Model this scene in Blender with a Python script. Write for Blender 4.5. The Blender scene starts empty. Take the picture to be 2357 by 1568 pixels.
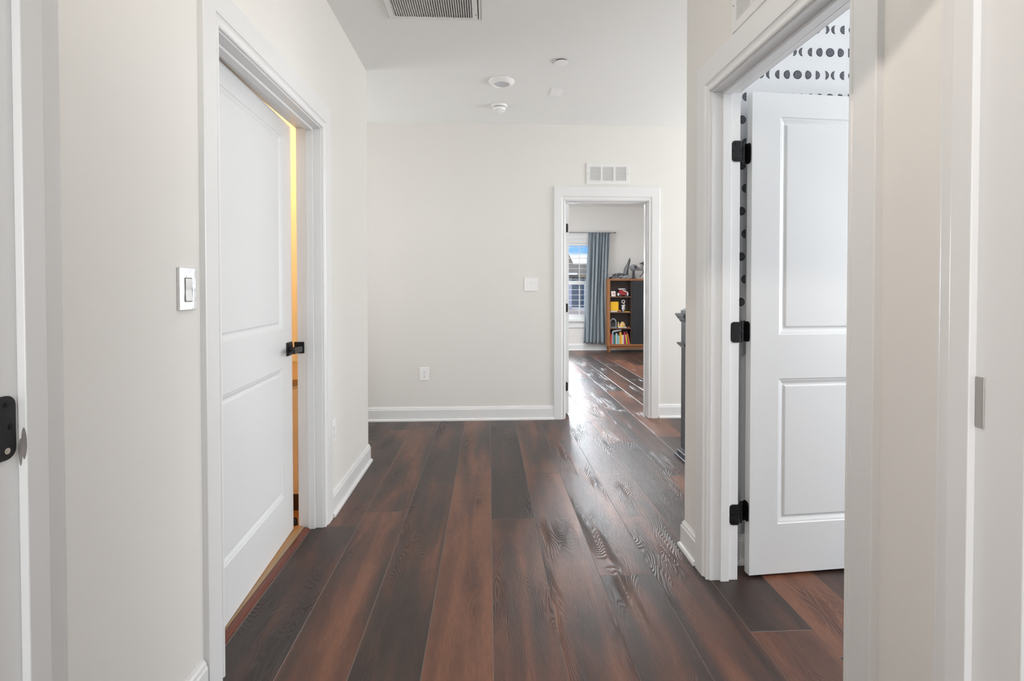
import bpy, bmesh, math, random
from mathutils import Vector, Matrix
random.seed(7)
S = bpy.context.scene
C = bpy.context.collection
PI = math.pi

# ------------------------------------------------------------------ camera
F_PX, CX, CY, W, H = 1168.72, 1178.5, 682.1, 2357, 1568
cam = bpy.data.cameras.new('camera')
cam.sensor_fit = 'HORIZONTAL'; cam.sensor_width = 36.0
cam.lens = F_PX / W * 36.0
cam.shift_y = -(H / 2 - CY) / W
cam.clip_start = 0.02
co = bpy.data.objects.new('camera', cam); C.objects.link(co)
th, ph, ro = 0.04676, -0.01665, -0.00078
co.matrix_world = (Matrix.Translation((0, 0, 1.2289)) @ Matrix.Rotation(-th, 4, 'Z')
                   @ Matrix.Rotation(PI / 2 + ph, 4, 'X') @ Matrix.Rotation(ro, 4, 'Z'))
S.camera = co
S.view_settings.view_transform = 'Standard'
S.view_settings.look = 'None'
S.view_settings.gamma = 1
S.view_settings.exposure = 0.74
S.view_settings.use_curve_mapping = False
S.cycles.max_bounces = 12
S.cycles.diffuse_bounces = 8
S.cycles.glossy_bounces = 5
S.cycles.sample_clamp_indirect = 6

# ------------------------------------------------------------------ world: blue sky over a low white cloud bank
wd = bpy.data.worlds.new('sky'); S.world = wd; wd.use_nodes = True
nt = wd.node_tree; nt.nodes.clear()
def wn(t, **k):
    n = nt.nodes.new(t)
    for a, b in k.items(): setattr(n, a, b)
    return n
tc = wn('ShaderNodeTexCoord'); sp = wn('ShaderNodeSeparateXYZ'); ns = wn('ShaderNodeTexNoise')
ns.inputs['Scale'].default_value = 9; ns.inputs['Detail'].default_value = 6
ma = wn('ShaderNodeMath', operation='MULTIPLY_ADD'); ma.inputs[1].default_value = .035
rp = wn('ShaderNodeValToRGB'); bg = wn('ShaderNodeBackground'); wo = wn('ShaderNodeOutputWorld')
nt.links.new(tc.outputs['Generated'], sp.inputs[0]); nt.links.new(tc.outputs['Generated'], ns.inputs['Vector'])
nt.links.new(ns.outputs['Fac'], ma.inputs[0]); nt.links.new(sp.outputs['Z'], ma.inputs[2])
nt.links.new(ma.outputs[0], rp.inputs[0])
e = rp.color_ramp.elements
e[0].position = 0.0; e[0].color = (.62, .66, .74, 1)
e[1].position = .081; e[1].color = (.62, .66, .74, 1)
x = e.new(.085); x.color = (.15, .36, .80, 1)
x = e.new(.5); x.color = (.10, .28, .72, 1)
nt.links.new(rp.outputs[0], bg.inputs[0]); bg.inputs[1].default_value = 1.0
nt.links.new(bg.outputs[0], wo.inputs[0])

# ------------------------------------------------------------------ lights
def sun(name, rot, energy, color, angle=.01):
    l = bpy.data.lights.new(name, 'SUN'); l.energy = energy; l.color = color; l.angle = angle
    o = bpy.data.objects.new(name, l); C.objects.link(o); o.rotation_euler = rot; return o
def point(name, loc, watts, color, r):
    l = bpy.data.lights.new(name, 'POINT'); l.energy = watts; l.color = color; l.shadow_soft_size = r
    o = bpy.data.objects.new(name, l); C.objects.link(o); o.location = loc; return o
def area(name, loc, direction, sx, sy, watts, color, spread=180):
    l = bpy.data.lights.new(name, 'AREA'); l.shape = 'RECTANGLE'; l.size = sx; l.size_y = sy
    l.energy = watts; l.color = color; l.spread = math.radians(spread)
    o = bpy.data.objects.new(name, l); C.objects.link(o); o.location = loc
    o.rotation_euler = Vector(direction).to_track_quat('-Z', 'Y').to_euler(); return o
def spot(name, loc, target, watts, cone, color, r):
    l = bpy.data.lights.new(name, 'SPOT'); l.energy = watts; l.color = color; l.shadow_soft_size = r
    l.spot_size = math.radians(cone); l.spot_blend = .5
    o = bpy.data.objects.new(name, l); C.objects.link(o); o.location = loc
    o.rotation_euler = (Vector(target) - Vector(loc)).to_track_quat('-Z', 'Y').to_euler(); return o
point('near_hall_fill', (.05, 1.15, 2.62), 5.5, (1, .94, .87), .09)  # unseen point lamp added to brighten the near hall walls
sun('sunlight', (math.radians(48), 0, math.radians(-20)), 2.2, (1, .94, .84))
area('stair_unseen_light', (4.3, 3.5, 1.55), (-1, 0, .06), 1.9, 1.9, 48, (.955, .98, 1))  # light from the right, given by an invented unseen window
area('alcove_fill', (-2.5, 4.15, 1.5), (1, 0, .1), .9, 1.6, 9, (.98, .985, 1))  # sideways fill for the hall; its unseen window is invented
area('moon_room_unseen_light', (3.7, 1.28, 1.45), (-1, .0, .03), 1.5, 1.7, 45, (.93, .965, 1))  # light through the right doorway; the unseen window behind it is invented
area('camera_room_fill', (.0, -3.35, 1.30), (0, 1, .05), 1.6, 1.7, 31, (.945, .975, 1), 150)  # fill from behind the viewpoint, added with an invented window
area('bedroom_window_daylight', (1.20, 10.085, 1.35), (0, -1, 0), .70, 1.35, 115, (.90, .95, 1))
area('bedroom_right_unseen_light', (4.3, 9.8, 1.45), (0, -1, 0), .9, 1.5, 5, (.90, .95, 1))  # weaker source on the right, placed as an invented unseen window
area('bedroom_sheen_fill', (1.38, 8.2, 2.745), (0, -.8, -1), .75, .10, 44, (.93, .96, 1))  # unseen strip lamp added to make the sheen on the hall floor
area('bedroom_fill_panel', (2.6, 7.0, 2.81), (0, 0, -1), .6, .6, 14, (.95, .97, 1))  # unseen panel lamp added to lift the bedroom's overall level
area('bedroom_left_fill', (-1.1, 7.4, 1.5), (1, 0, 0), 1.6, 1.5, 34, (.93, .96, 1))  # bedroom fill from the left; its unseen window is invented
spot('lamp_behind_camera', (-.52, -.52, 2.60), (.925, 1.05, .95), 50, 80, (1, .88, .78), .05)
point('bathroom_lamp', (-1.75, 2.9, 2.2), 20, (1, .62, .27), .08)

# ------------------------------------------------------------------ materials
def mat(name, col, rough=.5, metal=0., spec=.5, bump=None, coat=0., var=None):
    m = bpy.data.materials.new(name); m.use_nodes = True
    n = m.node_tree.nodes; L = m.node_tree.links; b = n['Principled BSDF']
    b.inputs['Base Color'].default_value = (*col, 1); b.inputs['Roughness'].default_value = rough
    b.inputs['Metallic'].default_value = metal; b.inputs['Specular IOR Level'].default_value = spec
    b.inputs['Coat Weight'].default_value = coat
    tc = n.new('ShaderNodeTexCoord')
    if var is None: var = (3.0, .03)
    ns = n.new('ShaderNodeTexNoise'); ns.inputs['Scale'].default_value = var[0]; ns.inputs['Detail'].default_value = 4
    mx = n.new('ShaderNodeMixRGB'); mx.blend_type = 'MIX'
    mx.inputs[1].default_value = (*[c * (1 - var[1]) for c in col], 1)
    mx.inputs[2].default_value = (*[min(1, c * (1 + var[1])) for c in col], 1)
    L.new(tc.outputs['Object'], ns.inputs['Vector']); L.new(ns.outputs['Fac'], mx.inputs[0])
    L.new(mx.outputs[0], b.inputs['Base Color'])
    if bump:
        n2 = n.new('ShaderNodeTexNoise'); n2.inputs['Scale'].default_value = bump[0]; n2.inputs['Detail'].default_value = 3
        bp = n.new('ShaderNodeBump'); bp.inputs['Strength'].default_value = bump[1]; bp.inputs['Distance'].default_value = bump[2]
        L.new(tc.outputs['Object'], n2.inputs['Vector']); L.new(n2.outputs['Fac'], bp.inputs['Height'])
        L.new(bp.outputs[0], b.inputs['Normal'])
    return m
M = {}
M['wall'] = mat('greige_wall_paint', (.795, .780, .752), .75, spec=.3, bump=(260, .12, .0006), var=(1.2, .012))
M['scuff'] = mat('grey_scuff', (.22, .20, .19), .8, var=(160, .6))
M['bouncecut'] = mat('unseen_bounce_cut_wall', (.30, .28, .26), .8)  # dark tone for unseen walls, chosen to cut bounced light on the jambs
M['ceil'] = mat('ceiling_paint', (.88, .89, .882), .9, spec=.2, bump=(200, .1, .0006), var=(1.2, .01))
M['trim'] = mat('white_trim_enamel', (.80, .806, .808), .33, bump=(25, .06, .002), var=(2, .01))
M['door'] = mat('white_door_enamel', (.73, .742, .75), .30, bump=(420, .10, .0004), var=(2, .01))
M['whitewall'] = mat('moon_wallpaper_ground', (.71, .725, .745), .6, var=(2, .01))
M['moonrim'] = mat('moon_print_outline', (.012, .013, .018), .7)
M['moon'] = mat('moon_print_ink', (.10, .105, .125), .7, var=(120, 1.0))
M['black'] = mat('matte_black_metal', (.014, .014, .015), .38, metal=.3, bump=(300, .1, .0005))
M['screw'] = mat('black_screw_head', (.03, .03, .03), .3, metal=.8)
M['brightscrew'] = mat('bare_steel_screw', (.7, .66, .6), .25, metal=1)
M['steel'] = mat('dull_steel_plate', (.42, .40, .38), .35, metal=.7)
M['plastic'] = mat('white_plastic', (.93, .93, .93), .35, var=(4, .005))
M['slot'] = mat('dark_slot', (.03, .03, .032), .8)
M['slotgrey'] = mat('grey_slot', (.25, .25, .25), .8)
M['duct'] = mat('dark_duct_filter', (.045, .033, .025), .9, var=(12, .4))
M['grille'] = mat('grille_white_enamel', (.80, .80, .79), .4)
M['diff'] = mat('unlit_frosted_lens', (.62, .63, .66), .5)
M['warmwall'] = mat('bathroom_wall_paint', (.80, .74, .66), .7)
M['tile'] = mat('bathroom_pale_floor', (.62, .53, .42), .35, var=(8, .15))
M['newel'] = mat('charcoal_stained_wood', (.055, .062, .075), .32, bump=(60, .3, .001), var=(30, .3))
M['chrome'] = mat('shiny_plate_film', (.74, .75, .76), .10, metal=.7, bump=(26, .25, .0016))
M['chromeb'] = mat('shiny_rocker', (.70, .69, .67), .16, metal=.6)
M['plastics'] = mat('gloss_white_plastic', (.88, .88, .88), .12, var=(4, .005), bump=(30, .15, .001))
M['blackdoor'] = mat('black_cabinet_door', (.022, .024, .027), .5, var=(4, .2))
M['rod'] = mat('dark_curtain_rod', (.34, .34, .35), .3, metal=.8)
M['vinyl'] = mat('white_window_vinyl', (.84, .86, .85), .35)
M['dkgrey'] = mat('dark_grey_bricks', (.05, .05, .055), .3, var=(25, .5))
M['mdgrey'] = mat('mid_grey_bricks', (.26, .27, .29), .3, var=(30, .35))
M['ltgrey'] = mat('light_grey_bricks', (.52, .53, .55), .3, var=(30, .2))
M['white'] = mat('white_bricks', (.80, .79, .77), .35)
M['red'] = mat('dark_red_bricks', (.30, .012, .018), .25, var=(25, .3))
M['yellow'] = mat('yellow_plastic', (.85, .48, .015), .3)
M['tan'] = mat('tan_bricks', (.62, .42, .19), .4, var=(40, .25))
M['orange'] = mat('orange_bricks', (.72, .20, .05), .4)
M['siding'] = mat('pale_siding', (.50, .49, .48), .8)
M['lav'] = mat('grey_siding', (.33, .34, .42), .8)
M['roof'] = mat('grey_shingle_roof', (.20, .16, .105), .9, var=(1.5, .25))
M['navy'] = mat('dark_blue_door', (.045, .07, .105), .5)
M['tanroof'] = mat('tan_driveway', (.40, .31, .22), .9)
M['grass'] = mat('lawn', (.16, .19, .10), .95, var=(.6, .4))

def wood(name, a, b_, rough=.35, sc=(3, 3, 30), ax=2):
    m = mat(name, a, rough); n = m.node_tree.nodes; L = m.node_tree.links; b = n['Principled BSDF']
    tc = n.new('ShaderNodeTexCoord'); mp = n.new('ShaderNodeMapping')
    s = [40, 40, 40]; s[ax] = 2.5
    mp.inputs['Scale'].default_value = s
    ns = n.new('ShaderNodeTexNoise'); ns.inputs['Detail'].default_value = 6; ns.inputs['Distortion'].default_value = .6
    mx = n.new('ShaderNodeMixRGB'); mx.inputs[1].default_value = (*a, 1); mx.inputs[2].default_value = (*b_, 1)
    L.new(tc.outputs['Object'], mp.inputs[0]); L.new(mp.outputs[0], ns.inputs['Vector'])
    L.new(ns.outputs['Fac'], mx.inputs[0]); L.new(mx.outputs[0], b.inputs['Base Color'])
    return m
M['walnut'] = wood('walnut_veneer', (.36, .15, .055), (.24, .09, .035), .35, ax=0)
M['walnutv'] = wood('walnut_veneer_upright', (.38, .17, .06), (.26, .11, .04), .35, ax=2)
M['walnutd'] = wood('brown_shelf_edge', (.20, .10, .065), (.14, .07, .045), .4, ax=0)
M['dkwood'] = wood('dark_walnut_interior', (.060, .038, .030), (.035, .024, .020), .5, ax=2)
M['redwood'] = wood('red_brown_reducer', (.20, .05, .028), (.07, .02, .013), .25, ax=1)
M['gold'] = wood('tan_transition_strip', (.40, .27, .15), (.30, .19, .10), .35, ax=1)
M['oakfloor'] = wood('bathroom_oak', (.50, .27, .10), (.36, .17, .06), .4, ax=0)

def floor_mat():
    m = bpy.data.materials.new('dark_brown_plank_floor'); m.use_nodes = True
    n = m.node_tree.nodes; L = m.node_tree.links; b = n['Principled BSDF']
    def N(t, **k):
        o = n.new(t)
        for a, v in k.items(): setattr(o, a, v)
        return o
    def noise(vec, sc, det=4, dist=0., rough=.5):
        o = N('ShaderNodeTexNoise'); o.inputs['Scale'].default_value = sc; o.inputs['Detail'].default_value = det
        o.inputs['Distortion'].default_value = dist; o.inputs['Roughness'].default_value = rough
        L.new(vec, o.inputs['Vector']); return o.outputs['Fac']
    def mapp(vec, s):
        o = N('ShaderNodeMapping'); o.inputs['Scale'].default_value = s; L.new(vec, o.inputs[0]); return o.outputs[0]
    def math_(op, a, b2=None, c=None):
        o = N('ShaderNodeMath', operation=op)
        for i, v in enumerate((a, b2, c)):
            if v is None: continue
            if isinstance(v, (int, float)): o.inputs[i].default_value = v
            else: L.new(v, o.inputs[i])
        return o.outputs[0]
    def ramp(f, pts):
        o = N('ShaderNodeValToRGB'); el = o.color_ramp.elements
        el[0].position, el[0].color = pts[0][0], (*pts[0][1], 1)
        el[1].position, el[1].color = pts[-1][0], (*pts[-1][1], 1)
        for p, c in pts[1:-1]:
            q = el.new(p); q.color = (*c, 1)
        L.new(f, o.inputs[0]); return o.outputs[0]
    uv = N('ShaderNodeUVMap').outputs[0]
    at = N('ShaderNodeAttribute'); at.attribute_name = 'tone'
    tone = at.outputs['Fac']
    # broad tonal streaks, stretched along the plank
    big = noise(mapp(uv, (9, 1.1, 1)), 1.0, 3, .4)
    big2 = noise(mapp(uv, (3.0, 3.0, 1)), 1.0, 2, .3)
    t = math_('MULTIPLY_ADD', big, 1.45, math_('MULTIPLY_ADD', tone, .62, -.60))
    t = math_('MULTIPLY_ADD', big2, .35, math_('SUBTRACT', t, .10))
    base = ramp(t, [(.14, (.028, .018, .015)), (.40, (.048, .028, .022)), (.60, (.098, .041, .027)), (.88, (.190, .078, .043))])
    # cathedral grain and knots: contour lines of a stretched height field
    fld = noise(mapp(uv, (7.5, 1.25, 1)), 1.0, 2, .25, .45)
    wob = noise(mapp(uv, (60, 14, 1)), 1.0, 3)
    ph_ = math_('MULTIPLY_ADD', wob, .9, math_('MULTIPLY', fld, 260.0))
    rings = math_('MULTIPLY_ADD', math_('SINE', ph_), .5, .5)
    where = noise(mapp(uv, (5, 1.2, 1)), 1.7, 2)
    where = N('ShaderNodeMapRange'); wh = where
    wsrc = noise(mapp(uv, (4.2, 1.0, 1)), 1.3, 2)
    L.new(wsrc, wh.inputs['Value']); wh.inputs['From Min'].default_value = .50; wh.inputs['From Max'].default_value = .66
    mask = wh.outputs[0]
    fib = noise(mapp(uv, (330, 16, 1)), 1.0, 3, .0, .6)
    grain = math_('MULTIPLY', rings, mask)
    # colour
    dk = N('ShaderNodeMixRGB', blend_type='MULTIPLY'); dk.inputs[2].default_value = (.55, .52, .52, 1)
    L.new(math_('MULTIPLY', grain, .9), dk.inputs[0]); L.new(base, dk.inputs[1])
    d2 = N('ShaderNodeMixRGB', blend_type='MULTIPLY'); d2.inputs[2].default_value = (.62, .60, .60, 1)
    fm = N('ShaderNodeMapRange'); L.new(fib, fm.inputs['Value']); fm.inputs['From Min'].default_value = .42; fm.inputs['From Max'].default_value = .66
    L.new(math_('MULTIPLY', fm.outputs[0], .8), d2.inputs[0]); L.new(dk.outputs[0], d2.inputs[1])
    # pale dust specks
    vo = N('ShaderNodeTexVoronoi'); vo.inputs['Scale'].default_value = 9; L.new(uv, vo.inputs['Vector'])
    sp_ = math_('LESS_THAN', vo.outputs['Distance'], .012)
    d3 = N('ShaderNodeMixRGB'); d3.inputs[2].default_value = (.45, .42, .40, 1)
    L.new(math_('MULTIPLY', sp_, .8), d3.inputs[0]); L.new(d2.outputs[0], d3.inputs[1])
    L.new(d3.outputs[0], b.inputs['Base Color'])
    rg = math_('MULTIPLY_ADD', grain, .10, math_('MULTIPLY_ADD', fib, .22, .23))
    L.new(rg, b.inputs['Roughness'])
    b.inputs['Specular IOR Level'].default_value = .5
    hgt = math_('MULTIPLY_ADD', grain, .8, math_('MULTIPLY', fib, .55))
    bp = N('ShaderNodeBump'); bp.inputs['Strength'].default_value = .9; bp.inputs['Distance'].default_value = .0022
    L.new(hgt, bp.inputs['Height']); L.new(bp.outputs[0], b.inputs['Normal'])
    return m
M['floor'] = floor_mat()
M['groove'] = mat('plank_bevel', (.14, .11, .095), .3, spec=.8)

def curtain_mat():
    m = mat('grey_blue_satin', (.235, .285, .32), .38, bump=(180, .15, .001))
    b = m.node_tree.nodes['Principled BSDF']; b.inputs['Sheen Weight'].default_value = .3
    return m
M['curtain'] = curtain_mat()
gm = bpy.data.materials.new('window_glass'); gm.use_nodes = True
gn = gm.node_tree.nodes; gl = gm.node_tree.links; gn.clear()
_t = gn.new('ShaderNodeBsdfTransparent'); _g = gn.new('ShaderNodeBsdfGlossy'); _g.inputs['Roughness'].default_value = .02
_f = gn.new('ShaderNodeFresnel'); _f.inputs[0].default_value = 1.45; _m = gn.new('ShaderNodeMixShader'); _o = gn.new('ShaderNodeOutputMaterial')
gl.new(_f.outputs[0], _m.inputs[0]); gl.new(_t.outputs[0], _m.inputs[1]); gl.new(_g.outputs[0], _m.inputs[2]); gl.new(_m.outputs[0], _o.inputs[0])
M['glass'] = gm

# ------------------------------------------------------------------ mesh helpers
class MB:
    def __init__(s): s.bm = bmesh.new(); s.mi = 0
    def _tag(s, faces):
        for f in faces: f.material_index = s.mi
    def poly(s, pts):
        f = s.bm.faces.new([s.bm.verts.new(p) for p in pts]); f.material_index = s.mi; return f
    def box(s, a, b, rot=None, piv=None):
        x0, y0, z0 = a; x1, y1, z1 = b
        P = [Vector(p) for p in ((x0,y0,z0),(x1,y0,z0),(x1,y1,z0),(x0,y1,z0),(x0,y0,z1),(x1,y0,z1),(x1,y1,z1),(x0,y1,z1))]
        if rot is not None:
            pv = Vector(piv if piv is not None else [(p + q) / 2 for p, q in zip(a, b)])
            P = [rot @ (p - pv) + pv for p in P]
        v = [s.bm.verts.new(p) for p in P]
        for q in ((3,2,1,0),(4,5,6,7),(0,1,5,4),(1,2,6,5),(2,3,7,6),(3,0,4,7)):
            s._tag([s.bm.faces.new([v[i] for i in q])])
        return s
    def loft(s, rings, close=True, cap=True):
        R = [[s.bm.verts.new(p) for p in r] for r in rings]
        n = len(R[0])
        for a, b in zip(R, R[1:]):
            for i in range(n if close else n - 1):
                j = (i + 1) % n
                s._tag([s.bm.faces.new((a[i], a[j], b[j], b[i]))])
        if cap and close:
            s._tag([s.bm.faces.new(R[0][::-1]), s.bm.faces.new(R[-1])])
        return s
    def lathe(s, prof, c=(0, 0, 0), n=32, axis='Z'):
        rings = []
        for r, h in prof:
            ring = []
            for i in range(n):
                a = 2 * PI * i / n
                p = (r * math.cos(a), r * math.sin(a), h)
                if axis == 'Y': p = (p[0], h, p[1])
                if axis == 'X': p = (h, p[0], p[1])
                ring.append((c[0] + p[0], c[1] + p[1], c[2] + p[2]))
            rings.append(ring)
        return s.loft(rings)
    def tube(s, a, b, r, n=12, r2=None):
        a, b = Vector(a), Vector(b); d = (b - a).normalized()
        u = d.orthogonal().normalized(); v = d.cross(u)
        r2 = r if r2 is None else r2
        return s.loft([[a + (u * math.cos(t) + v * math.sin(t)) * r for t in [2*PI*i/n for i in range(n)]],
                       [b + (u * math.cos(t) + v * math.sin(t)) * r2 for t in [2*PI*i/n for i in range(n)]]])
    def build(s, name, mats, parent=None, bevel=0, smooth=False, loc=None, rotz=0, seg=2):
        bmesh.ops.remove_doubles(s.bm, verts=s.bm.verts, dist=1e-6)
        bmesh.ops.recalc_face_normals(s.bm, faces=s.bm.faces)
        me = bpy.data.meshes.new(name); s.bm.to_mesh(me); s.bm.free()
        for m in (mats if isinstance(mats, (list, tuple)) else [mats]): me.materials.append(m if not isinstance(m, str) else M[m])
        if smooth:
            for p in me.polygons: p.use_smooth = True
        o = bpy.data.objects.new(name, me); C.objects.link(o)
        if parent is not None: o.parent = parent
        if loc is not None: o.location = loc
        o.rotation_euler = (0, 0, rotz)
        if bevel:
            md = o.modifiers.new('bevel', 'BEVEL'); md.width = bevel; md.segments = seg; md.limit_method = 'ANGLE'
            md.angle_limit = math.radians(40); md.harden_normals = False
        if smooth:
            md = o.modifiers.new('edges', 'EDGE_SPLIT'); md.split_angle = math.radians(38)
        return o
def tag(o, label=None, cat=None, group=None, kind=None):
    if label: o['label'] = label
    if cat: o['category'] = cat
    if group: o['group'] = group
    if kind: o['kind'] = kind
    return o
def struct(o, label, cat): return tag(o, label, cat, kind='structure')
def empty(name, loc, rotz=0):
    o = bpy.data.objects.new(name, None); C.objects.link(o); o.location = loc; o.rotation_euler = (0, 0, rotz)
    o.empty_display_size = .05; return o

# maps from (s along wall, t out of wall, z)
XL, XR, YF, YB = -.846, .925, 4.709, 9.9
mapL = lambda s, t, z: (XL + t, s, z)
mapR = lambda s, t, z: (XR - t, s, z)
mapF = lambda s, t, z: (s, YF - t, z)
mapBed = lambda s, t, z: (s, YB - t, z)
TH = .122

# ------------------------------------------------------------------ walls
def wall(name, boxes, label, mats='wall', cat='wall'):
    m = MB()
    for b in boxes: m.box(*b)
    return struct(m.build(name, mats), label, cat)
HC = 2.74
wall('wall_left', [((XL-TH, .80, 0), (XL, 1.62, HC)), ((XL-TH, 1.62, 2.05), (XL, 2.645, HC)), ((XL-TH, 2.645, 0), (XL, 3.603, HC))],
     'left hallway wall in warm off-white paint around the ajar door', 'wall')
wall('wall_alcove', [((-2.72, 3.481, 0), (XL-TH, 3.603, HC)), ((-2.72, 3.603, 0), (-2.6, YF, HC))], 'walls of the recess hidden left of the hallway corner')
wall('wall_far', [((-2.72, YF, 0), (.70, YF+TH, 3.0)), ((.70, YF, 2.05), (1.517, YF+TH, 3.0)), ((1.517, YF, 0), (5.3, YF+TH, 3.0)),
     ((-2.72, YF+TH-.01, HC), (-1.3, YF+TH, 3.0))], 'far hallway wall in off-white paint with the bedroom doorway')
wall('wall_right', [((XR, -3.5, 0), (XR+.118, 1.245, HC)), ((XR, 1.245, 2.05), (XR+.118, 2.085, HC)), ((XR, 2.085, 0), (XR+.118, 2.34, HC))],
     'right hallway wall in off-white paint around the open door')
wall('wall_stair', [((4.4, 2.2, 0), (4.52, YF, HC))], 'end wall of the stair landing out of view')
wall('wall_near', [((-2.72, .664, 0), (-.665, .80, HC)), ((-.665, .664, 2.012), (.76, .80, HC)), ((.76, .664, 0), (XR, .80, HC))],
     'wall holding the double doorway the view looks out of')
wall('wall_camera_room', [((-2.72, -3.62, 0), (XR+.118, -3.5, HC)), ((-2.72, -3.5, 0), (-2.6, .682, HC))], 'walls of the room behind the viewpoint', 'bouncecut')
wall('wall_bathroom', [((-2.72, .80, 0), (-2.6, 3.481, HC))], 'far wall of the warmly lit room behind the ajar door', 'warmwall')
wall('wall_moon_room_side', [((3.8, -1.6, 0), (3.92, 2.34, HC)), ((XR+.118, -1.72, 0), (3.92, -1.6, HC))], 'outer walls of the room with moon wallpaper', 'whitewall')
wx0, wx1, wz0, wz1 = .80, 2.06, .60, 2.10
wall('wall_bedroom_far', [((-1.3, YB, 0), (wx0, YB+.16, 3)), ((wx0, YB, 0), (wx1, YB+.16, wz0)), ((wx0, YB, wz1), (wx1, YB+.16, 3)), ((wx1, YB, 0), (5.3, YB+.16, 3))],
     'far bedroom wall in pale paint behind the curtain and shelf')
wall('wall_bedroom_side', [((-1.42, YF, 0), (-1.3, YB+.16, 3)), ((5.3, YF, 0), (5.42, YB+.16, 3))], 'side walls of the far bedroom')
struct(MB().box((-2.72, -3.62, HC), (4.52, YF+.001, HC+.1)).build('ceiling', 'ceil'), 'flat white hallway ceiling', 'ceiling')
struct(MB().box((-1.42, YF+TH, 2.82), (5.42, YB+.16, 2.92)).build('ceiling', 'ceil'), 'bedroom ceiling seen through the far doorway', 'ceiling')

# moon wallpaper wall
m = MB()
m.mi = 0; m.box((XR+.118, 2.2, 0), (3.8, 2.34, HC))
for f in m.bm.faces:
    f.normal_update()
    if f.calc_center_median().y > 2.33: f.material_index = 1
R = .0192
def limb(side, k, r):
    pts = []
    n = 12
    for i in range(n + 1):
        a = -PI/2 + PI * i / n
        pts.append((side * r * math.cos(a), r * math.sin(a)))
    for i in range(1, n):
        a = PI/2 - PI * i / n
        pts.append((-side * k * r * math.cos(a), r * math.sin(a)))
    cx = (max(p[0] for p in pts) + min(p[0] for p in pts)) / 2
    return [(p[0] - cx, p[1]) for p in pts]
phases = [(-.1335, -1, -.28), (-.0925, -1, 0.), (-.049, -1, .48), (0, -1, 1.), (.049, 1, .48), (.0925, 1, 0.), (.1335, 1, -.28)]
row = 0
for j in range(-11, 3):
    z = 2.17 + .1005 * j + .0
    for i in range(-2, 3):
        fx = 1.368 + (.1475 if j % 2 else 0) + .295 * i
        for (dx, sd, k) in phases:
            x = fx + dx
            if x < XR + .14 or x > 2.6: continue
            for (rr, yy, mi) in ((R, .0006, 2), (R * .86, .0011, 3)):
                m.mi = mi
                pts = limb(sd, k, rr)
                f = m.poly([(x + p[0], 2.2 - yy, z + p[1]) for p in pts])
o = m.build('wall_moon_paper', ['whitewall', 'wall', 'moonrim', 'moon'])
struct(o, 'white wallpaper wall printed with rows of black moon phases', 'wall')

# ------------------------------------------------------------------ plank floor
PW = .2295
joints = {0: [2.681], -1: [3.318], 1: [3.337], 2: [2.126, 4.052], 3: [2.682, 4.647], 5: [3.24, 5.03], -3: [2.797], -4: [2.63], -2: [1.30, 4.85], 4: [1.75, 3.95], 6: [2.45, 4.1]}
tones = {}
def floor_mesh():
    bm = bmesh.new(); uvl = bm.loops.layers.uv.new('UVMap'); cl = bm.loops.layers.float_color.new('tone')
    c, d = .0013, .0011
    rnd = random.Random(11)
    known = {(-4, 0): .30, (-4, 1): .55, (-3, 0): .80, (-3, 1): .62, (-2, 1): .34, (-1, 0): .85, (-1, 1): .66, (0, 0): .62, (0, 1): .22, (1, 0): .68, (1, 1): .62,
             (2, 0): .30, (2, 1): .52, (3, 0): .55, (3, 1): .40}
    for k in range(-13, 24):
        x0 = .0155 + PW * k; x1 = x0 + PW
        js = list(joints.get(k, [rnd.uniform(1.2, 3.0)]))
        n0 = len(js)
        lo = js[0]; js2 = []
        while lo > -4: lo -= rnd.uniform(1.6, 1.9); js2.insert(0, lo)
        ref = len(js2)            # index of plank that ends at js[0]
        hi = js[-1]; js3 = []
        while hi < 10.2: hi += rnd.uniform(1.6, 1.9); js3.append(hi)
        J = js2 + js + js3
        for i, (y0, y1) in enumerate(zip(J, J[1:])):
            y0 = max(y0, -3.9); y1 = min(y1, 10.06)
            if y1 - y0 < .05: continue
            tn = known.get((k, i - ref + 1), rnd.random())
            uo, vo = rnd.uniform(0, 50), rnd.uniform(0, 50)
            P = [(x0, y0, -d), (x1, y0, -d), (x1, y1, -d), (x0, y1, -d), (x0+c, y0+c, 0), (x1-c, y0+c, 0), (x1-c, y1-c, 0), (x0+c, y1-c, 0)]
            v = [bm.verts.new(p) for p in P]
            for q, mi in (((4,5,6,7), 0), ((0,1,5,4), 1), ((1,2,6,5), 1), ((2,3,7,6), 1), ((3,0,4,7), 1)):
                f = bm.faces.new([v[t] for t in q]); f.material_index = mi
                for l in f.loops:
                    l[uvl].uv = (l.vert.co.x - x0 + uo, l.vert.co.y - y0 + vo)
                    l[cl] = (tn, tn, tn, 1)
    me = bpy.data.meshes.new('floor'); bm.to_mesh(me); bm.free()
    me.materials.append(M['floor']); me.materials.append(M['groove'])
    o = bpy.data.objects.new('floor', me); C.objects.link(o)
    return o
struct(floor_mesh(), 'dark brown wide plank floor with embossed wood grain', 'floor')
struct(MB().box((-2.6, .80, .0005), (-.955, 3.481, .012)).build('floor', 'oakfloor'), 'warm toned floor of the room behind the ajar door', 'floor')
struct(MB().box((-3.2, -4, -.12), (5.6, 10.1, -.02)).build('floor_slab', 'slotgrey'), 'subfloor slab under the planks', 'floor')

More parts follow.
